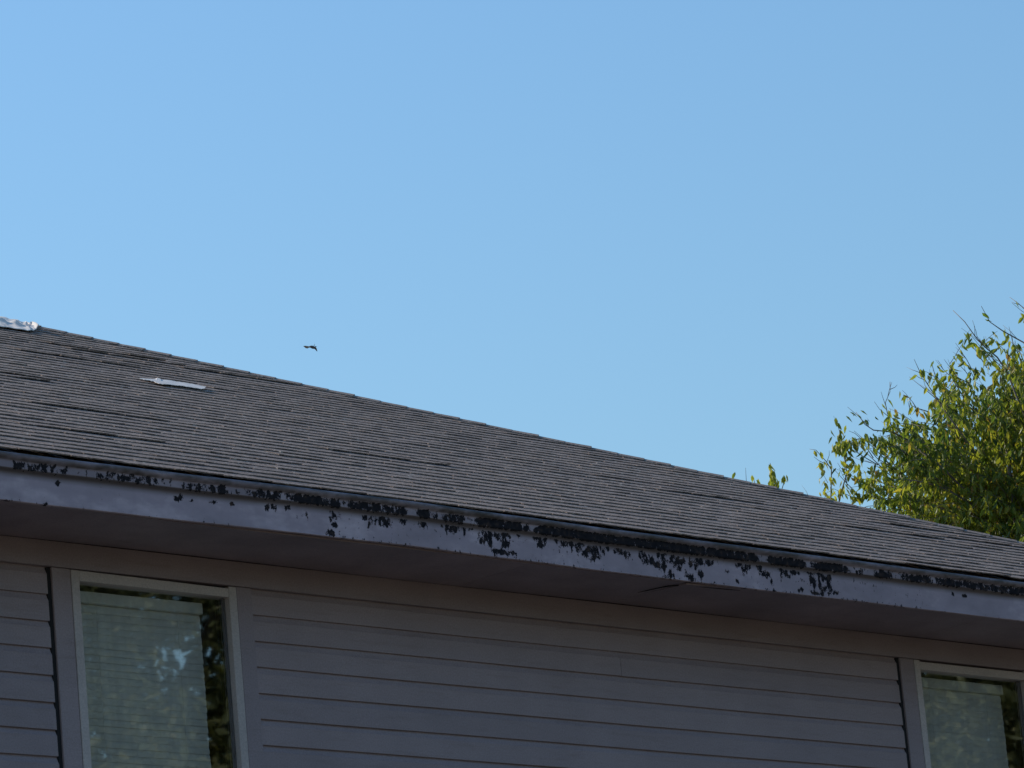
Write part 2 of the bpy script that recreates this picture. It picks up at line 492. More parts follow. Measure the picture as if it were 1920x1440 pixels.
# soffit panels
joints = [XL-OV+0.05, -6.0, -3.0, -0.75]
pj1 = on_plane(985, 1060, Vector((0, 0, ZS)), Vector((0, 0, 1))).x
pj2 = on_plane(1262, 1098, Vector((0, 0, ZS)), Vector((0, 0, 1))).x
joints += [pj1, pj2, pj2+2.44, pj2+4.88, XC+OV-0.06]
for i, (a, b) in enumerate(zip(joints, joints[1:])):
    nx, ny = max(4, int((b-a)/0.08)), 8
    vs, fs = [], []
    for ix in range(nx+1):
        for iy in range(ny+1):
            x = a+0.0015+(b-a-0.003)*ix/nx; y = -OV+0.032+(OV-0.049)*iy/ny
            z = ZS + 0.002*math.sin(x*2.1+y*5)
            if i == 5:                       # the loose corner of this panel has dropped
                d = (x-a)/0.45 + (y+OV)/0.30
                z -= 0.012*max(0, 1-d)**1.0 if d < 1 else 0
            vs.append((x, y, z))
    m = (nx+1)*(ny+1)
    vs += [(x, y, z+0.009) for x, y, z in vs]
    for ix in range(nx):
        for iy in range(ny):
            q = ix*(ny+1)+iy
            fs.append((q, q+1, q+ny+2, q+ny+1)); fs.append((m+q, m+q+ny+1, m+q+ny+2, m+q+1))
    rim = [ix*(ny+1) for ix in range(nx+1)] + [nx*(ny+1)+iy for iy in range(1, ny+1)] + [ix*(ny+1)+ny for ix in range(nx-1, -1, -1)] + [iy for iy in range(ny-1, 0, -1)]
    for q, r_ in zip(rim, rim[1:]+rim[:1]): fs.append((q, r_, m+r_, m+q))
    hp(mk('soffit_panel', vs, fs, M_SOFFIT))
sb = MB()   # eave framing that closes the space above the panels
sb.box(XL-OV+0.06, XC+OV-0.06, -OV+0.035, 0.16, ZS+0.013, ZS+0.03)
lc = MB()     # dark tube that stands in for the shade in the panel crack
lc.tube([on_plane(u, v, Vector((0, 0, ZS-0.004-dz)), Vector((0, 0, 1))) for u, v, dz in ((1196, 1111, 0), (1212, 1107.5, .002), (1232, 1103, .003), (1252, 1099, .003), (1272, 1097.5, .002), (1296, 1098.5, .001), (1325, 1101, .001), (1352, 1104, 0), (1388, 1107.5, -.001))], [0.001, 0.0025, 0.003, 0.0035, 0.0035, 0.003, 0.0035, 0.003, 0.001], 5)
hp(lc.build('crack_shade', M_DARK))
sb.box(XC+0.003, XC+OV-0.06, 0.165, YB+OV-0.05, ZS, ZS+0.015); sb.box(XL-OV+0.06, XL-0.003, 0.165, YB+OV-0.05, ZS, ZS+0.015); sb.box(XL, XC, YB+0.16, YB+OV-0.05, ZS, ZS+0.015)
hp(sb.build('eave_framing', M_SOFFIT))

# ------------------------------------------------------------------ gutter with peeling paint
def clusters():
    raw = [(108, 904, 5, 6), (333, 935, 9, 5), (360, 940, 5, 3), (401, 943, 5, 3), (437, 947, 4, 3), (500, 954, 4, 6), (513, 953, 5, 5), (540, 956, 6, 6),
           (626, 973, 8, 8), (629, 988, 4, 7), (622, 1003, 10, 5), (687, 977, 7, 5), (691, 987, 4, 7), (718, 981, 16, 9), (726, 988, 5, 5), (755, 981, 6, 8), (790, 988, 9, 6), (845, 993, 13, 7), (870, 998, 3, 9),
           (885, 994, 4, 4), (901, 1013, 6, 7), (914, 1007, 11, 13), (918, 1019, 6, 10), (931, 1004, 9, 9), (948, 1006, 9, 7), (948, 1021, 9, 10), (943, 1038, 22, 5), (975, 1007, 5, 4), (1007, 1012, 8, 9), (1013, 1024, 9, 6), (1022, 1016, 4, 9),
           (1046, 1014, 7, 8), (1056, 1019, 9, 8), (1070, 1022, 10, 9), (1086, 1026, 10, 12), (1098, 1038, 6, 8), (1113, 1034, 16, 13), (1112, 1048, 5, 7), (1139, 1029, 4, 5), (1160, 1033, 10, 7), (1176, 1041, 4, 9),
           (1204, 1042, 6, 9), (1210, 1050, 6, 9), (1222, 1052, 8, 9), (1231, 1058, 9, 7), (1241, 1045, 9, 13), (1244, 1062, 6, 9), (1264, 1050, 11, 11), (1278, 1054, 6, 6), (1275, 1065, 5, 6), (1300, 1058, 8, 9), (1312, 1053, 8, 6), (1258, 1077, 8, 8), (1294, 1082, 9, 8), (1314, 1076, 5, 9),
           (1327, 1054, 9, 6), (1385, 1058, 7, 5), (1395, 1065, 6, 9), (1405, 1061, 3, 7), (1424, 1064, 5, 8), (1432, 1074, 7, 6), (1441, 1080, 4, 8), (1447, 1092, 3, 9), (1465, 1069, 5, 7), (1473, 1077, 6, 9), (1490, 1074, 8, 4), (1383, 1091, 3, 5), (1364, 1073, 4, 4),
           (1520, 1074, 8, 4), (1524, 1091, 6, 9), (1535, 1075, 8, 6), (1542, 1084, 8, 8), (1536, 1096, 3, 11), (1543, 1106, 4, 9), (1554, 1082, 5, 8), (1555, 1100, 5, 15), (1533, 1113, 12, 4), (1502, 1106, 5, 5), (1504, 1089, 3, 4), (1566, 1112, 6, 4),
           (1787, 1114, 3, 4), (1808, 1117, 3, 3), (1640, 1099, 3, 2), (84, 944, 4, 3), (14, 940, 8, 3)]
    out = []
    for u, v, ru, rv in raw:
        p = on_plane(u, v, Vector((0, -OV, 0)), Vector((0, 1, 0)))
        q = on_plane(u+ru, v, Vector((0, -OV, 0)), Vector((0, 1, 0)))
        r_ = on_plane(u, v-rv, Vector((0, -OV, 0)), Vector((0, 1, 0)))
        out.append((p.x, p.z-ZS, abs(q.x-p.x)*1.05, abs(r_.z-p.z)*1.05))
    return out
def X_g(u): # along the gutter face, at the height of its middle
    lo_, hi_ = -20.0, 40.0
    for _ in range(50):
        mid = (lo_+hi_)/2
        d = Vector((mid, -OV, ZS+0.1))-CAMP
        uu = W0/2 + F0*d.dot(RT)/d.dot(FW)
        if uu < u: lo_ = mid
        else: hi_ = mid
    return lo_
CL = clusters()
strip_gaps = [(-40, 24), (130, 178), (250, 262), (300, 340), (432, 462), (528, 536), (636, 648), (768, 774), (812, 826), (870, 886), (990, 1000), (1424, 1432), (1506, 1518), (1592, 1602), (1616, 1632), (1668, 1688), (1744, 1752)]
SG = [(X_g(a), X_g(b)) for a, b in strip_gaps]
# outline of the gutter: (outward, up) from the foot of its face
prof = [(-0.020, -0.004), (0.000, -0.004)]
prof += [(0.0, 0.122*i/22) for i in range(23)]
prof += [(0.003, 0.130), (0.009, 0.137), (0.016, 0.141)]                       # cove that turns outward
prof += [(0.0165, 0.141+0.035*i/7) for i in range(1, 8)]                        # upright strip
prof += [(0.020, 0.181), (0.027, 0.187), (0.031, 0.196), (0.030, 0.206), (0.026, 0.211), (0.018, 0.211), (0.016, 0.202)]
def run_gutter(x0, x1, step, place, do_wear, name='gutter'):
    n = max(2, int((x1-x0)/step)); k = len(prof)
    STRIP = []
    for i in range(n+1):             # how far the paint has gone along the upright strip
        x = x0+(x1-x0)*i/n
        d = min([max(a-x, x-b) for a, b in SG])          # below zero inside an unpeeled stretch
        d += 0.034*noise.noise((x*9, 2.2, 6))+0.022*noise.noise((x*33, 5.2, 1))
        ub = (x-XLM)/(XRM-XLM)          # 0 at the left of the view, 1 at the right
        body = 0.70 if ub < 0.22 else (1.25 if 0.34 < ub < 0.81 else 0.88)
        STRIP.append(max(0.30, min(body, 0.52+d*9))+0.15*noise.noise((x*4, 1.1, 4))+0.10*noise.noise((x*19, 4.1, 2)))
    vs, fs, wear, shade_tone = [], [], [], []
    for i in range(n+1):
        x = x0+(x1-x0)*i/n
        sag = 0.012*math.exp(-((x-BOW)/1.25)**2) + 0.003*noise.noise((x*0.5, 3.3, 1)) + 0.0022*noise.noise((x*2.1, 8.3, 1))
        act = [c for c in CL if abs(c[0]-x) < 3*c[2]] if do_wear else []
        for j, (oy, oz) in enumerate(prof):
            dent = 0.0025*noise.noise((x*1.5, oz*6, 7.7)) if 1 < j < 25 else 0
            vs.append(place(x, oy+dent, oz+sag))
            w = 0.0
            if j <= 24:
                for cx, cz, rx, rz in act:
                    q = ((x-cx)/rx)**2+((oz-cz)/rz)**2
                    if q < 6: w = max(w, 0.86*math.exp(-q*0.50))
                if do_wear and oz < 0.010:
                    dens = 0.34 if 1.3 < x < 5.6 else 0.16
                    w = max(w, dens)
                if do_wear and 1.0 < x < 5.6: w = max(w, 0.10+0.10*math.exp(-((oz-0.10)/0.05)**2))
            elif 26 <= j <= 35:
                w = STRIP[i] if do_wear else 0.6
                w *= (0.50, 0.74, 0.92, 1, 1, 1, 0.95, 0.86, 0.74, 0.50)[j-26]*(1+0.34*noise.noise((x*26, oz*45, 3.1)))
            wear.append(max(0.0, min(1.0, w)))
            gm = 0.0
            if oz > 0.100: gm = min(1.0, (oz-0.100)/0.030)*0.85  # shade of the downward-facing cove painted into the colour
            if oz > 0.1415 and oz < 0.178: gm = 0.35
            if oz >= 0.178: gm = 0.92  # moulding browner than the face
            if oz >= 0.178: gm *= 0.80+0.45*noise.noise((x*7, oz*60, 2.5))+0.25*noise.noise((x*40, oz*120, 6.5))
            shade_tone.append(max(0.0, min(1.0, gm)))
    for i in range(n):
        for j in range(k-1):
            a = i*k+j; fs.append((a, a+k, a+k+1, a+1))
    o = mk(name, vs, fs, M_GUTTER, None, True)
    for nm, dat in (('wear', wear), ('shade_tone', shade_tone)):
        at_ = o.data.attributes.new(nm, 'FLOAT', 'POINT'); at_.data.foreach_set('value', dat)
    return hp(o)
BOW = X_g(700)
XLM, XRM = X_g(0), X_g(1920)
XG0, XG1 = -1.4, 7.6
run_gutter(XG0, XG1, 0.009, lambda x, oy, oz: (x, -OV-oy, ZS+oz), True)
xm = XC+OV
def mit(x, oy, end): return x + oy if end else x
run_gutter(XG1, xm, 0.08, lambda x, oy, oz: (x+(oy if x > xm-1e-6 else 0), -OV-oy, ZS+oz), False)
run_gutter(XL-OV, XG0, 0.15, lambda x, oy, oz: (x-(oy if x < XL-OV+1e-6 else 0), -OV-oy, ZS+oz), False)
run_gutter(-OV, YB+OV, 0.3, lambda x, oy, oz: (xm+oy, x-(oy if x < -OV+1e-6 else 0), ZS+oz), False)
run_gutter(-OV, YB+OV, 0.3, lambda x, oy, oz: (XL-OV-oy, x-(oy if x < -OV+1e-6 else 0), ZS+oz), False)
fb = MB()   # sub-fascia board behind the gutter
fb.box(XL-OV+0.03, XC+OV-0.03, -OV+0.012, -OV+0.030, ZS+0.020, ZE-0.025)
hp(fb.build('fascia_board', M_DARK))

# ------------------------------------------------------------------ roof
CT, ST, TT = math.cos(TH), math.sin(TH), math.tan(TH)
def roof(x, s, n=0.0):           # front face: along the eave, up the slope, out of the face
    return Vector((x, YE + s*CT - n*ST, ZE + s*ST + n*CT))
XH = XC + OV - 0.005             # the hip starts here at s=0
def xhip(s): return XH - s*CT
HALF = (YB+2*OV-0.01)/2          # plan run from eave to ridge
SMAX = HALF/CT
XP = XH-HALF                     # peak of the hip
XLH = XL-OV+0.005
deck = MB()
pk = Vector((XP, YE+HALF, ZE+HALF*TT)); pl = Vector((XLH+HALF, YE+HALF, ZE+HALF*TT))
yb = YE+2*HALF
dn = Vector((0, 0, -0.016))
c4 = [Vector((XLH, YE, ZE)), Vector((XH, YE, ZE)), Vector((XH, yb, ZE)), Vector((XLH, yb, ZE))]
deck.add([q+dn for q in c4]+[pk+dn, pl+dn], [(0, 1, 4, 5), (1, 2, 4), (2, 3, 5, 4), (3, 0, 5)])
roofo = hp(deck.build('roof', M_SHINGLE))
RE, SL = 0.143, 0.161            # course exposure, covered length
def tab(mb, tones, x0, x1, s0, n0, lift, lr, jit, clip=True, t=0.0065):
    # one tab: a thin wedge with a thick butt; its corners may curl
    s1 = s0+SL
    xa, xb = xhip(s0), xhip(s1)
    if clip:
        if x0 > xa-0.01: return
        e0, e1 = min(x1, xa), min(x1, xb)
        if e1 < x0+0.005: e1 = x0+0.005
    else: e0 = e1 = x1
    nb = rs.uniform(0.0086, 0.0106)
    t = nb*0.66
    M = 4
    V = []
    for c in range(M+1):
        q = c/M
        x = x0+(e0-x0)*q
        ln = lift+(lr-lift)*q + rs.uniform(-0.0012, 0.0012)
        sj = s0+jit*(1-1.4*q)+rs.uniform(-0.0055, 0.0055)
        V += [roof(x, sj, nb-t+ln), roof(x, sj-0.001, nb+ln), roof(x0+(e1-x0)*q, s1, 0.0030)]
    f = []
    for c in range(M):
        k = c*3
        f += [(k, k+3, k+4, k+1), (k+1, k+4, k+5, k+2), (k, k+2, k+5, k+3)]
    f += [(0, 1, 2), (M*3, M*3+2, M*3+1)]
    mb.add(V, f)
    tones += [rs.random()]*len(V)
def tone_attr(o, tones):
    a = o.data.attributes.new('tone', 'FLOAT', 'POINT'); a.data.foreach_set('value', tones)
TABW = 0.305
rs = random.Random(21)
random.seed(31)
pieces = []
n_rows = int(SMAX/RE)
for r in range(n_rows):
    s0 = r*RE
    off = (r % 2)*TABW*0.5 + rs.uniform(-0.02, 0.02) + (r//2 % 3)*0.09
    wob = [rs.uniform(-0.003, 0.003) for _ in range(80)]
    left_limit = -1.7 + 1.0*0 + s0*0.9
    i = int(math.floor((XLH-off)/(3*TABW)))
    x = XLH + HALF  # placeholder
    j = -14
    while True:
        x0 = off + j*3*TABW
        if x0 > xhip(s0): break
        if x0+3*TABW > left_limit - 1.2:
            pieces.append((r, x0))
        j += 1
def visible(r, x0):
    p = roof(x0+0.45, r*RE, 0)-CAMP
    u = W0/2+F0*p.dot(RT)/p.dot(FW)
    return -170 < u < 2090, p.length
near = sorted([(d, r, x0) for (r, x0) in pieces for ok, d in [visible(r, x0)] if ok])
chosen = set((r, x0) for d, r, x0 in near[:300])
field, ftones = MB(), []
def strip_tabs(mb, tones, r, x0):
    s0 = r*RE
    lifted = rs.random() < 0.06
    for q in range(3):
        a = x0+q*TABW; b = a+TABW-0.007
        lift = rs.gauss(0, 0.0009); lr = rs.gauss(0, 0.0009)
        if lifted: lift += rs.uniform(0.002, 0.007); lr += rs.uniform(0.002, 0.007)
        tab(mb, tones, a, b, s0, 0, lift, lr, rs.uniform(-0.006, 0.006))
for (r, x0) in pieces:
    if (r, x0) in chosen:
        mb, tn = MB(), []
        strip_tabs(mb, tn, r, x0)
        if not mb.v: continue
        o = mb.build('shingle', M_SHINGLE); o.parent = roofo; tone_attr(o, tn)
    else: strip_tabs(field, ftones, r, x0)
# left part of the front face, right, back and left faces: long courses
for r in range(n_rows):
    s0 = r*RE
    xl = XLH + s0*CT
    xr = min(-1.7 + s0*0.9 - 1.2 + 0.02, xhip(s0))
    x = xl
    while x < xr-0.02:
        b = min(x+TABW*3, xr)
        tab(field, ftones, x, b-0.006, s0, 0, 0.001, 0.001, 0.0, True); x = b
fo = field.build('shingle_field', M_SHINGLE); fo.parent = roofo; fo['kind'] = 'stuff'; tone_attr(fo, ftones)
side, stn = MB(), []
def rface(y, s, n): return Vector((XH - s*CT + n*ST, y, ZE + s*ST + n*CT))
for r in range(n_rows):
    s0, s1 = r*RE, r*RE+SL
    y0a, y0b = YE+s0*CT, yb-s0*CT
    y1a, y1b = YE+s1*CT, yb-s1*CT
    if y1b < y1a: y1a = y1b = (y1a+y1b)/2
    side.add([rface(y0a, s0, 0.004), rface(y0b, s0, 0.004), rface(y0a, s0, 0.0115), rface(y0b, s0, 0.0115), rface(y1a, s1, 0.0035), rface(y1b, s1, 0.0035)], [(0, 1, 3, 2), (2, 3, 5, 4)])
    stn += [0.5]*6
so = side.build('shingle_course', M_SHINGLE); so.parent = roofo; so['kind'] = 'stuff'; tone_attr(so, stn)

# hip caps, bent over the hip, each lapping the one below
hd = Vector((-CT, CT, ST)).normalized()          # up along the hip
HB = Vector((XH, YE, ZE))
nF = Vector((0, -ST, CT)); nR = Vector((ST, 0, CT)); nM = (nF+nR).normalized()
wF = hd.cross(nF).normalized()
if wF.y > 0: wF = -wF                            # down the front face
wR = hd.cross(nR).normalized()
if wR.x < 0: wR = -wR
hl = HALF*math.sqrt(2+TT*TT)
CE = 0.168
ncap = int(hl/CE)
def cap(k):
    a0 = k*CE; L = CE+0.05
    th0 = 0.0150+rs.uniform(-0.002, 0.004); sk = rs.uniform(-0.008, 0.008)
    w = 0.125
    vs = []
    for t, h in ((0.0, th0), (L, 0.010)):
        for side_, nn, ww in ((wF, nF, w), (wF, nF, w*0.45), (None, nM, 0), (wR, nR, w*0.45), (wR, nR, w)):
            p = HB+hd*(a0+t) + (side_*(ww+sk) if side_ is not None else Vector((0, 0, 0))) + nn*h*(1.15 if side_ is None else 1)
            vs.append(p); 
    top = list(vs)
    bot = [p-nM*0.0075 for p in top]
    V = top+bot
    f = []
    for i in range(4):
        f.append((i, i+1, 6+i, 5+i)); f.append((10+i, 15+i, 16+i, 11+i)); f.append((i, 10+i, 11+i, i+1)); f.append((5+i, 6+i, 16+i, 15+i))
    f.append((0, 5, 15, 10)); f.append((4, 14, 19, 9))
    o = mk('hip_cap', V, f, M_SHINGLE); o.parent = roofo
    tone_attr(o, [rs.random()*0.8]*20)
for k in range(ncap): cap(k)
rc = MB()
rc.box(XLH+HALF, XP, YE+HALF-0.11, YE+HALF+0.11, ZE+HALF*TT-0.03, ZE+HALF*TT+0.012, 0.004)
q = rc.build('ridge_cap', M_SHINGLE); q.parent = roofo

# children of wall and roof: both roots sit at the house's base, keep world places
for parent in (wallo, roofo):
    for ch in parent.children: ch.matrix_parent_inverse = Matrix.Identity(4)

# ------------------------------------------------------------------ white membrane pieces on the roof
FP, FN = roof(0, 0), nF
def roof_pt(u, v, lift=0.0):
    p = on_plane(u, v, FP+FN*0.014, FN)
    return p+FN*lift
# crumpled sheet over the upper end of the hip
def crumpled_sheet():
    # runs along the hip, laps a little over the far side and hangs down the front face
    topl = [(-150, 560), (0, 592.5), (31, 598.0), (52, 602.0), (60, 605), (64, 607)]
    botl = [(-150, 597), (0, 618.5), (21, 620.6), (52, 626), (62, 624.5), (68, 622)]
    def lerp_line(L, t):
        x = t*(len(L)-1)*0.99999; k = int(x); f = x-k
        return (L[k][0]+(L[k+1][0]-L[k][0])*f, L[k][1]+(L[k+1][1]-L[k][1])*f)
    base = on_plane(60, 607, FP, FN)
    na, nf, nk = 60, 22, 7
    vs, fs = [], []
    for i in range(na+1):
        t = i/na
        (u0, v0), (u1, v1) = lerp_line(topl, t), lerp_line(botl, t)
        hip = on_plane(u0, v0, FP, FN)
        hip = HB+hd*((hip-HB).dot(hd))               # on the hip line itself
        end = math.exp(-(1-t)/0.035)
        col = []
        for j in range(nk, 0, -1):                   # far side
            w = j/nk*0.13
            col.append(hip+wR*w+nR*(0.020+0.004*noise.noise((t*14, w*10, 3))))
        for j in range(nf+1):
            q = j/nf
            u, v = u0+(u1-u0)*q, v0+(v1-v0)*q
            p = hip.lerp(on_plane(u1, v1, FP, FN), q)
            nz = noise.noise((t*9, q*2.2, 2.2)); nz2 = noise.noise((t*22, q*5.0, 5.1))
            fold = 0.024*math.exp(-((q-0.45)/0.05)**2) - 0.008*math.exp(-((q-0.28)/0.12)**2)
            lift = 0.020+0.007*nz+0.0022*nz2+fold*(0.6+0.5*nz)+0.045*end*q*(0.8+0.3*nz)
            col.append(p+FN.lerp(nM, max(0, 1-q*5))*lift+hd*(0.014*noise.noise((q*5, 4.4, 1))*end))
        vs += col
    m = nf+1+nk
    for i in range(na):
        for j in range(m-1):
            q = i*m+j; fs.append((q, q+1, q+m+1, q+m))
    o = mk('membrane_sheet', [v-base for v in vs], fs, M_MEMBRANE, None, True)
    o.location = base
    sm = o.modifiers.new('solid', 'SOLIDIFY'); sm.thickness = 0.003
    tag(o, 'crumpled white membrane sheet draped over the high end of the hip', 'roofing sheet')
crumpled_sheet()
def torn_strip():
    outline_top = [(262, 710.5), (276, 712), (286, 712.5), (295, 712), (303, 714), (316, 714.5), (330, 717), (346, 719), (362, 722), (376, 724.5), (386, 726)]
    outline_bot = [(262, 712), (276, 715), (286, 717), (297, 722), (305, 723.8), (316, 724.2), (330, 725.6), (346, 727.4), (362, 729.5), (376, 732), (383, 731)]
    base = roof_pt(320, 720)
    def finer(L, amp, seed):
        out = []
        for k in range(len(L)-1):
            for q in range(5):
                f = q/5
                x = L[k][0]+(L[k+1][0]-L[k][0])*f
                out.append((x, L[k][1]+(L[k+1][1]-L[k][1])*f+amp*noise.noise((x*0.21, seed, 1))+amp*0.6*noise.noise((x*0.6, seed, 3))))
        return out+[L[-1]]
    outline_top, outline_bot = finer(outline_top, 0.6, 3.1), finer(outline_bot, 0.8, 8.7)
    vs, fs = [], []
    m = 5
    for k, (a, b) in enumerate(zip(outline_top, outline_bot)):
        for j in range(m+1):
            t = j/m
            u, v = a[0]+(b[0]-a[0])*t, a[1]+(b[1]-a[1])*t*0.82
            vs.append(roof_pt(u, v, 0.003+0.0015*noise.noise((u*0.04, v*0.1, 3))+(0.004 if 13 < k < 19 and j < 2 else 0))-base)
    for k in range(len(outline_top)-1):
        for j in range(m):
            q = k*(m+1)+j; fs.append((q, q+m+1, q+m+2, q+1))
    o = mk('membrane_strip', vs, fs, M_MEMBRANE, None, False)
    o.location = base
    sm = o.modifiers.new('solid', 'SOLIDIFY'); sm.thickness = 0.003
    tag(o, 'narrow torn white strip lying along a shingle course below the hip', 'roofing strip')
torn_strip()

# ------------------------------------------------------------------ trees
def leaf_geo(L, Wd, droop):
    # a folded, pointed leaf hanging along -Z from its stalk
    return ([(0, 0, 0), (-Wd*0.45, 0.10*Wd, -L*0.32), (0, -0.16*Wd, -L*0.36), (Wd*0.45, 0.10*Wd, -L*0.32),
             (-Wd*0.33, 0.05*Wd+droop*L*0.2, -L*0.68), (0, -0.08*Wd+droop*L*0.25, -L*0.70), (Wd*0.33, 0.05*Wd+droop*L*0.2, -L*0.68), (0, droop*L*0.55, -L)],
            [(0, 1, 2), (0, 2, 3), (1, 4, 5, 2), (2, 5, 6, 3), (4, 7, 5), (5, 7, 6)])
def leaf_matrix(rnd, hang=0.55, out=None):
    d = Vector((rnd.gauss(0, 1), rnd.gauss(0, 1), rnd.gauss(0, 0.8)))
    d.normalize()
    if out is not None: d = (d+out*0.6).normalized()
    dirn = (Vector((0, 0, -1))*hang*1.6 + d).normalized()
    z = -dirn
    x = Vector((rnd.gauss(0, 1), rnd.gauss(0, 1), rnd.gauss(0, 0.3)))
    x = (x - z*x.dot(z)).normalized()
    y = z.cross(x)
    return Matrix((x, y, z)).transposed()
def add_leaf(mb, tones, p, rnd, L, tone, hang=0.55, out=None):
    R = leaf_matrix(rnd, hang, out)
    vs, fs = leaf_geo(L, L*rnd.uniform(0.36, 0.50), rnd.uniform(-0.2, 0.7))
    mb.add([p+R@Vector(v) for v in vs], fs)
    tones += [tone]*8
TD = 34.0                                        # distance of the backyard tree
PX = TD/F0                                       # metres per photograph pixel there
rnd = random.Random(5)
c_up, c_lo = at(2025, 985, TD), at(2055, 1330, TD+0.2)
base = Vector((at(2040, 1300, TD).x, at(2040, 1300, TD).y, 0))
tree = thing('tree', 'broadleaf tree with drooping yellow-green leaves and bare twigs behind the roof', 'tree', base)
TO = base
wood, crown, ct = MB(), MB(), []
singles = []                                     # outlying leaves, each one an object
# trunk and limbs
fork = base + Vector((0.05, 0.1, 4.2))
wood.tube([base, base+Vector((0.03, 0.02, 2.0)), fork], [0.15, 0.12, 0.10], 10)
limbs = []
for k in range(9):
    a = 2*math.pi*k/9+rnd.uniform(-0.3, 0.3)
    c = c_up if k % 3 else c_lo
    rad = 1.0 if c is c_up else 1.5
    end = c + Vector((math.cos(a)*rad*0.7, math.sin(a)*rad*0.7, rnd.uniform(-0.1, 0.9)))
    mid = fork.lerp(end, 0.5)+Vector((math.cos(a)*0.25, math.sin(a)*0.25, 0.1))
    wood.tube([fork, mid, end], [0.065, 0.04, 0.014], 6)
    limbs.append((fork, mid, end))
def spray(tip0, d, length, n, L, mb, tones, hang=0.6, r0=0.004, tone_shift=0.0, keep=None):
    pts = []
    p = Vector(tip0)
    dd = Vector(d).normalized()
    for i in range(6):
        pts.append(p.copy())
        dd = (dd + Vector((rnd.gauss(0, 0.10), rnd.gauss(0, 0.10), -0.10+rnd.gauss(0, 0.06)))).normalized()
        p = p+dd*length/5
    wood.tube(pts, [r0*(1-0.13*i) for i in range(6)], 4)
    for i in range(n):
        t = (i+rnd.random())/n*4.99
        k = int(t); q = pts[k].lerp(pts[k+1], t-k)
        q = q+Vector((rnd.gauss(0, 0.012), rnd.gauss(0, 0.012), rnd.gauss(0, 0.01)))
        tone = min(1, max(0, rnd.gauss(0.45, 0.2)+tone_shift))
        if rnd.random() < 0.05: tone = rnd.uniform(0.93, 1.0)
        if keep is not None and len(keep) < 290: keep.append((q, rnd.uniform(0.85, 1.15)*L, tone, hang))
        else: add_leaf(mb, tones, q, rnd, rnd.uniform(0.8, 1.2)*L, tone, hang)
LEAF = 0.074
def fill_crown(c, rx, rz, count, per):
    made = 0
    while made < count:
        v = Vector((rnd.gauss(0, 1), rnd.gauss(0, 1), rnd.gauss(0, 1))).normalized()
        rr = rnd.random()**0.36
        q = Vector((v.x*rx, v.y*rx, v.z*rz))*rr
        p = c+q
        lump = noise.noise(p*1.15)+0.55*noise.noise(p*2.7+Vector((4, 1, 9)))
        if rr > 0.80+0.36*lump: continue
        if noise.noise(p*2.0+Vector((11, 3, 5))) < -0.42: continue
        outw = (v+Vector((0, 0, 0.35))+Vector((rnd.gauss(0, 0.4), rnd.gauss(0, 0.4), rnd.gauss(0, 0.4)))).normalized()
        spray(p, outw, rnd.uniform(0.22, 0.42), per, LEAF, crown, ct, 0.95, 0.0035, 0.25*noise.noise(p*1.6+Vector((2, 7, 1))))
        made += 1
fill_crown(c_up, 1.60, 1.53, 4300, 14)
fill_crown(c_lo, 2.2, 1.45, 900, 13)
# twigs and outer sprays seen against the sky
def twig(px, r0, dz=0.0, leaves=0, keep=True, hang=0.7, side=0, L=LEAF, tone=0.0, droop=False):
    pts = [at(u, v, TD+dz+0.15*math.sin(i*1.3+px[0][0])) for i, (u, v) in enumerate(px)]
    n = len(pts)
    wood.tube(pts, [0.78*r0*(0.22+0.78*i/(n-1)) for i in range(n)], 5)
    for i in range(leaves):
        t = rnd.random()*(n-1)*0.999
        k = int(t); q = pts[k].lerp(pts[k+1], t-k)+Vector((rnd.gauss(0, 0.02), rnd.gauss(0, 0.03), rnd.gauss(0, 0.02)))
        tn = min(0.9, max(0, rnd.gauss(0.45, 0.18)+tone))
        if keep and len(singles) < 290: singles.append((q, rnd.uniform(0.8, 1.1)*L, tn, hang))
        else: add_leaf(crown, ct, q, rnd, rnd.uniform(0.8, 1.15)*L, tn, hang)
    for i in range(side):
        t = 0.15+rnd.random()*0.8; t *= (n-1)*0.999
        k = int(t); q = pts[k].lerp(pts[k+1], t-k)
        d = (pts[k]-pts[k+1]).normalized()
        a = Vector((rnd.gauss(0, 1), rnd.gauss(0, 1), rnd.gauss(0, 0.6)+0.5)).normalized()
        l = rnd.uniform(0.06, 0.17)
        wood.tube([q, q+(d*0.6+a*0.7)*l*0.6, q+(d*0.8+a*0.6)*l], [0.0028, 0.002, 0.0013], 4)
twig([(1787, 582), (1809, 603.5), (1828.6, 631), (1847, 650.6), (1870, 670), (1888, 697), (1905, 740), (1930, 800), (1960, 900)], 0.013, -0.4, 6, side=7)
twig([(1840, 574), (1856, 603.6), (1881, 621), (1920, 642.6), (1950, 690), (1975, 780)], 0.011, -0.2, 3, side=6)
twig([(1893, 557), (1908, 568), (1922, 580), (1950, 610), (1980, 680)], 0.009, 0.1, 1, side=4)
twig([(1714, 673.5), (1725, 697.6), (1746, 731), (1775, 775), (1830, 850)], 0.009, -0.3, 3, side=4)
twig([(1699, 688), (1712, 694), (1726, 699)], 0.004, -0.3, 1)
twig([(1754, 674.7), (1769, 693), (1785, 709), (1810, 750)], 0.006, 0.1, 5, side=3)
twig([(1668, 716), (1669, 734), (1660, 755), (1663.5, 773), (1675, 809)], 0.006, -0.2, 4, side=5)
twig([(1605, 773), (1622, 796), (1638, 806.6), (1672.7, 810), (1700, 824), (1718.5, 840), (1770, 880), (1840, 950)], 0.013, -0.3, 3, side=7)
twig([(1601, 775), (1600, 780), (1604, 776)], 0.003, -0.3, 4)
twig([(1625, 783), (1630, 790)], 0.003, -0.3, 3)
twig([(1518, 842), (1530, 844), (1549, 865), (1559, 881), (1558, 932), (1556, 1010)], 0.008, -0.5, 14, hang=0.9, side=2, tone=0.15)
twig([(1541, 868), (1545, 892), (1552, 905)], 0.003, -0.5, 9, hang=0.9, tone=0.25)
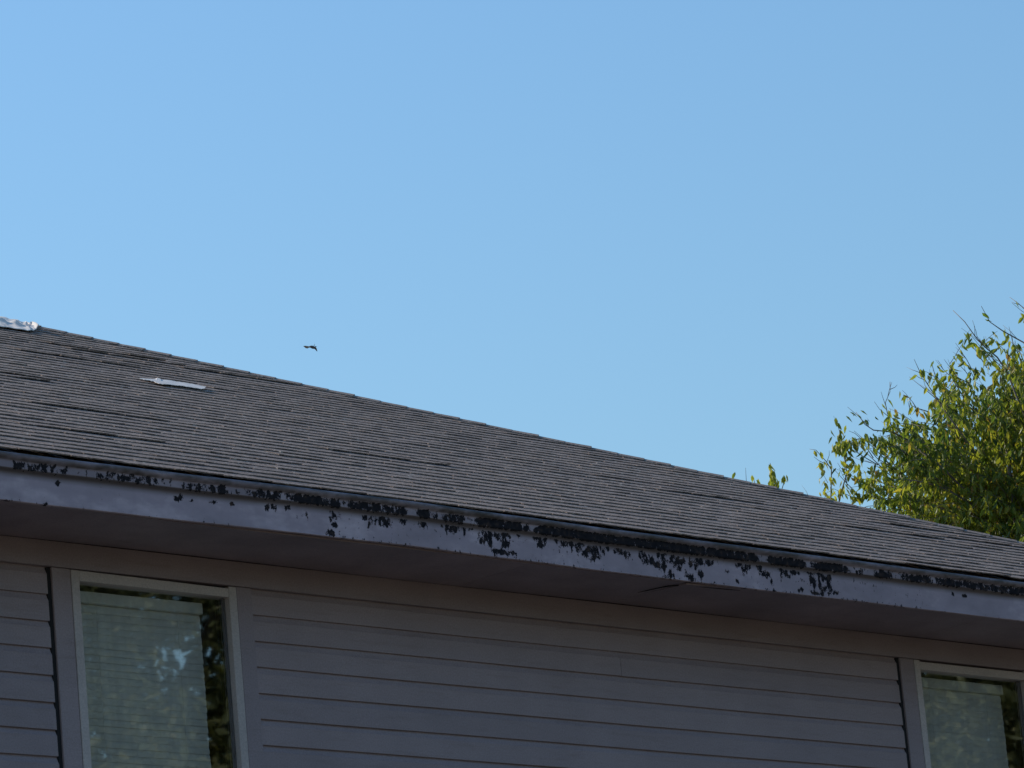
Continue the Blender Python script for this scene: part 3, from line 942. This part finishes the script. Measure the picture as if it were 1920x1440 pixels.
twig([(1572, 800), (1578, 830), (1583, 856), (1588, 888), (1574, 934), (1568, 1010)], 0.009, -0.3, 34, hang=0.9, side=3, tone=0.12)
twig([(1588, 850), (1600, 862), (1612, 885)], 0.004, -0.3, 13, hang=0.9)
twig([(1567, 836), (1585, 830), (1610, 823), (1640, 823), (1668, 832), (1700, 850), (1760, 900)], 0.010, -0.4, 150, hang=1.3, side=4, keep=False)
twig([(1570, 838), (1590, 834), (1600, 832)], 0.004, -0.5, 16, hang=1.1, tone=0.15)
twig([(1563, 780), (1572, 802), (1577, 815)], 0.004, -0.3, 6, hang=1.0)
twig([(1661, 900), (1686, 898), (1718.5, 901.5), (1770, 915), (1850, 960)], 0.010, -0.5, 14, side=5)
twig([(1610, 858), (1635, 868), (1660, 885), (1690, 905), (1720, 930)], 0.006, 0.2, 8, side=6)
twig([(1620, 905), (1640, 895), (1660, 880), (1690, 870), (1720, 865)], 0.005, -0.2, 26, hang=0.8)
twig([(1600, 925), (1625, 930), (1660, 935), (1700, 935)], 0.007, -0.2, 60, hang=0.8, keep=False)
twig([(1553, 920), (1548, 928), (1546, 936)], 0.004, -0.2, 9, hang=0.9, tone=0.3)
twig([(1503, 909), (1512, 922), (1520, 940)], 0.003, 0.3, 0)
for uu, vv, nn in ((1650, 950, 60), (1690, 900, 70), (1715, 820, 60), (1760, 750, 70), (1820, 705, 70), (1880, 680, 60), (1700, 960, 80), (1640, 915, 40), (1760, 860, 60), (1690, 850, 30)):
    for q in range(nn//10):
        p = at(uu+rnd.gauss(0, 20), vv+rnd.gauss(0, 18), TD+rnd.gauss(-0.2, 0.35))
        spray(p, (rnd.gauss(-0.5, 0.5), rnd.gauss(0, 0.5), rnd.gauss(0.4, 0.4)), rnd.uniform(0.18, 0.34), 10, LEAF, crown, ct, 0.7, 0.003, 0.25*noise.noise(p*1.6+Vector((2, 7, 1))))
for (u, v) in ((1640, 850), (1690, 805), (1715, 770), (1740, 745), (1765, 728), (1790, 705), (1815, 690), (1850, 676), (1870, 665), (1900, 650), (1655, 870), (1625, 845), (1590, 905), (1640, 935)):
    for q in range(2):
        p0 = at(u+rnd.uniform(-8, 30), v+rnd.uniform(0, 30), TD+rnd.uniform(-0.3, 0.3))
        p2 = at(u-rnd.uniform(5, 42), v-rnd.uniform(8, 48), TD+rnd.uniform(-0.3, 0.3))
        p1 = p0.lerp(p2, 0.5)+Vector((rnd.gauss(0, 0.015), rnd.gauss(0, 0.015), rnd.gauss(0, 0.015)))
        wood.tube([p0, p1, p2], [0.0042, 0.003, 0.0013], 4)
        wood.tube([p1, p1.lerp(p2, 0.5)+Vector((rnd.gauss(0, 0.03), rnd.gauss(0, 0.03), 0.04))], [0.0022, 0.001], 4)
w_ = mk('trunk', [v-TO for v in wood.v], wood.f, M_BARK, tree, True)
c_ = mk('crown', [v-TO for v in crown.v], crown.f, M_LEAF, tree)
tone_attr(c_, ct)
c_['kind'] = 'stuff'
shapes = []
for k in range(12):
    vs, fs = leaf_geo(1.0, rnd.uniform(0.40, 0.56), rnd.uniform(-0.2, 0.7))
    me = bpy.data.meshes.new('leaf'); me.from_pydata(vs, [], fs); me.materials.append(M_LEAF)
    a = me.attributes.new('tone', 'FLOAT', 'POINT'); a.data.foreach_set('value', [0.15+0.7*k/11]*8)
    shapes.append(me)
def single_leaf(parent, origin, p, L, tone, hang):
    k = min(11, max(0, int((tone-0.15)/0.7*11+0.5)))
    o = bpy.data.objects.new('leaf', shapes[k]); COL.objects.link(o); o.parent = parent
    o.matrix_local = Matrix.Translation(p-origin) @ leaf_matrix(rnd, hang).to_4x4() @ Matrix.Scale(L, 4)
for p, L, tone, hang in singles: single_leaf(tree, TO, p, L, tone, hang)

# young tree whose top just clears the hip
SD = 33.0
top = at(1444, 868, SD)
sb_ = Vector((top.x, top.y, 0))
sap = thing('sapling', 'small pale green treetop peeping over the middle of the hip line', 'tree', sb_)
sw = MB()
sw.tube([sb_, sb_.lerp(top, 0.5)+Vector((0.04, 0.02, 0)), at(1452, 920, SD), at(1446, 890, SD), top], [0.035, 0.025, 0.008, 0.006, 0.002], 6)
sw.tube([at(1452, 1010, SD), at(1424, 930, SD), at(1411, 893, SD)], [0.005, 0.003, 0.0015], 4)
sw.tube([at(1440, 1010, SD), at(1400, 915, SD), at(1398, 877, SD)], [0.005, 0.003, 0.0012], 4)
sw.tube([at(1452, 960, SD), at(1470, 905, SD), at(1468, 893, SD)], [0.005, 0.003, 0.0015], 4)
mk('trunk', [v-sb_ for v in sw.v], sw.f, M_BARK, sap, True)
for (u, v, n, sp) in ((1443, 874, 5, 4), (1447, 886, 11, 8), (1449, 898, 14, 10), (1470, 895, 6, 4), (1412, 896, 3, 3), (1420, 902, 3, 4), (1376, 888, 2, 3), (1456, 910, 8, 9)):
    for k in range(n): single_leaf(sap, sb_, at(u+rnd.gauss(0, sp*0.42), v-4+rnd.gauss(0, sp*0.4), SD+rnd.gauss(0, 0.05)), LEAF*rnd.uniform(0.62, 0.9), rnd.gauss(0.55, 0.15), 1.1)
sf, st_ = MB(), []
for k in range(500):
    v = Vector((rnd.gauss(0, 1), rnd.gauss(0, 1), rnd.gauss(0, 1))).normalized()*rnd.random()**0.4
    add_leaf(sf, st_, at(1450, 1080, SD)-sb_+Vector((v.x*0.5, v.y*0.5, v.z*0.42)), rnd, LEAF*rnd.uniform(0.8, 1.2), rnd.random()*0.8, 0.7)
o = sf.build('crown', M_LEAF, sap); tone_attr(o, st_); o['kind'] = 'stuff'

# trees across the yard, facing the house: they show as reflections in the panes
def yard_tree(pos, height, r, label, seed, holes, look=None):
    rr = random.Random(seed)
    t = thing('tree', label, 'tree', pos, None)
    w = MB()
    w.tube([(0, 0, 0), (0.1, 0.05, height*0.3), (0, 0.1, height*0.55), (0.1, 0, height*0.85)], [0.34, 0.27, 0.18, 0.05], 9)
    for k in range(12):
        a = k*2.4; z = height*(0.3+0.045*k)
        e = Vector((math.cos(a)*r*0.8, math.sin(a)*r*0.8, z+r*0.5))
        w.tube([(0, 0.05, z), e*0.55+Vector((0, 0, z*0.45-0.1)), e], [0.11, 0.06, 0.02], 6)
    w.build('trunk', M_BARK, t, True)
    m, tn = MB(), []
    n = 0
    while n < 6000:
        v = Vector((rr.gauss(0, 1), rr.gauss(0, 1), rr.gauss(0, 1))).normalized()
        q = rr.random()**0.33
        p = Vector((v.x*r, v.y*r, height*0.60+v.z*height*0.40))*1.0
        p = Vector((p.x*q, p.y*q, height*0.60+(p.z-height*0.60)*q))
        lump = noise.noise(p*0.45+Vector((seed, 0, 0)))
        if q > 0.80+0.5*lump: continue
        wp = p+Vector(pos)
        if any(((wp-h)-hdir*((wp-h).dot(hdir))).length < hr for h, hdir, hr in holes): continue
        tone = min(1, max(0, 0.45+0.5*noise.noise(p*0.8)+rr.gauss(0, 0.15)))
        for k in range(7):
            add_leaf(m, tn, p+Vector((rr.gauss(0, 0.2), rr.gauss(0, 0.2), rr.gauss(0, 0.2))), rr, rr.uniform(0.15, 0.25), tone, 0.4)
        n += 1
    if look is not None:
        n = 0
        while n < 3600:
            p = look+Vector((rr.gauss(0, 1.3), rr.gauss(0, 1.2), rr.gauss(0, 1.8)))
            if any(((p-h)-hdir*((p-h).dot(hdir))).length < hr for h, hdir, hr in holes): continue
            if noise.noise(p*0.9+Vector((seed, 4, 0))) < -0.15: continue
            base_t = 0.5+0.5*noise.noise(p*1.3)
            n += 1
            for k in range(10):
                add_leaf(m, tn, p-Vector(pos)+Vector((rr.gauss(0, 0.13), rr.gauss(0, 0.13), rr.gauss(0, 0.12))), rr, rr.uniform(0.055, 0.095), min(1, max(0, base_t+rr.gauss(0, 0.2))), 0.6)
    o = m.build('crown', M_LEAF2, t); tone_attr(o, tn); o['kind'] = 'stuff'
def mirror_at(u, v, dist):       # where the pane sends the line of sight
    d = ray(u, v).normalized()
    t = (0.022-CAMP.y)/d.y
    p = CAMP+d*t
    return p+Vector((d.x, -d.y, d.z))*dist
holes = []
for u, v, r in ((345, 1212, 0.24), (378, 1222, 0.26), (360, 1200, 0.18), (332, 1228, 0.16), (346, 1262, 0.10), (386, 1262, 0.14), (366, 1290, 0.11), (398, 1245, 0.12)):
    pa, pb = mirror_at(u-26, v+4, 24), mirror_at(u-26, v+4, 20)
    holes.append((pa, (pa-pb).normalized(), r*1.3))
cA = mirror_at(290, 1330, 24); cB = mirror_at(1830, 1400, 24)
yard_tree((cA.x-0.5, cA.y, 0), 15.5, 5.2, 'tall yard tree mirrored in the left-hand window pane', 3, holes, mirror_at(300, 1270, 22.5))
yard_tree((cB.x+0.5, cB.y-0.5, 0), 14.5, 5.0, 'tall yard tree mirrored in the right-hand window pane', 9, [], mirror_at(1830, 1370, 22.5))

# unseen belt of trees in front, added to keep low sky off the upper wall
belt, bt = MB(), []
rb = random.Random(77)
for k in range(34):
    a = math.radians(-172+164*k/33+rb.uniform(-2, 2)); R0 = rb.uniform(44, 58)
    hh, rr_ = rb.uniform(9, 14), rb.uniform(3.2, 4.6)
    cx_, cy_ = math.cos(a)*R0, math.sin(a)*R0
    belt.tube([(cx_, cy_, 0), (cx_, cy_, hh*0.6)], [0.3, 0.15], 6); bt += [0.1]*12
    for q in range(420):
        v = Vector((rb.gauss(0, 1), rb.gauss(0, 1), rb.gauss(0, 1))).normalized()*rb.random()**0.3
        add_leaf(belt, bt, Vector((cx_+v.x*rr_, cy_+v.y*rr_, hh*0.56+v.z*hh*0.46)), rb, rb.uniform(0.6, 1.1), rb.uniform(0.2, 0.9), 0.3)
o = belt.build('sky_block_trees', M_LEAF2); o['kind'] = 'stuff'; o['label'] = 'unseen belt of trees added to block the low sky before the house'; tone_attr(o, bt)

# ------------------------------------------------------------------ bird
def bird():
    D = 70.0
    c = at(583, 651, D); k = D/F0
    t = thing('bird', 'tiny dark bird in flight against the clear blue sky', 'bird', c)
    def P(u, v, d=0.0): return at(u, v, D+d)-c
    b = MB()
    b.tube([P(580, 649.5), P(583, 650), P(586, 651), P(589, 652), P(591.5, 652)], [0.8*k, 2.2*k, 3.0*k, 2.3*k, 0.8*k], 8)
    b.build('body', M_FEATHER, t, True)
    h = MB(); h.tube([P(589, 651), P(591, 650.3), P(592.6, 649.8), P(594, 649.4)], [1.0*k, 1.2*k, 0.8*k, 0.1*k], 7)
    h.build('head', M_FEATHER2, t, True)
    def blade(pts, wid, name, mat, th=0.25):
        m = MB(); n = len(pts); vs = []
        for i, (u, v, d) in enumerate(pts):
            q0, q1 = P(u, v-wid[i], d), P(u, v+wid[i], d+2.5*k)
            off = FW*th*k
            vs += [q0-off, q1-off, q0+off, q1+off]
        fs = []
        for i in range(n-1):
            a = i*4; e = a+4
            fs += [(a, a+1, e+1, e), (a+2, e+2, e+3, a+3), (a, e, e+2, a+2), (a+1, a+3, e+3, e+1)]
        fs += [(0, 2, 3, 1), ((n-1)*4, (n-1)*4+1, (n-1)*4+3, (n-1)*4+2)]
        m.add(vs, fs); m.build(name, mat, t)
    blade([(584, 650.8, 0), (579.5, 650.5, -4*k), (576.5, 651.2, -6*k), (573, 650.5, -8*k), (569, 649, -9*k)], [1.6, 1.2, 2.3, 2.2, 0.4], 'wing', M_FEATHER2)
    blade([(588, 651.5, 0), (591.5, 653.2, 4*k), (593.5, 655.5, 7*k), (595, 658.6, 9*k)], [1.8, 2.6, 2.8, 0.5], 'wing', M_FEATHER)
    blade([(588.3, 649.5, 0), (590, 646, 1*k), (590.3, 642.5, 2*k)], [1.3, 1.2, 0.3], 'tail', M_FEATHER2)
bird()
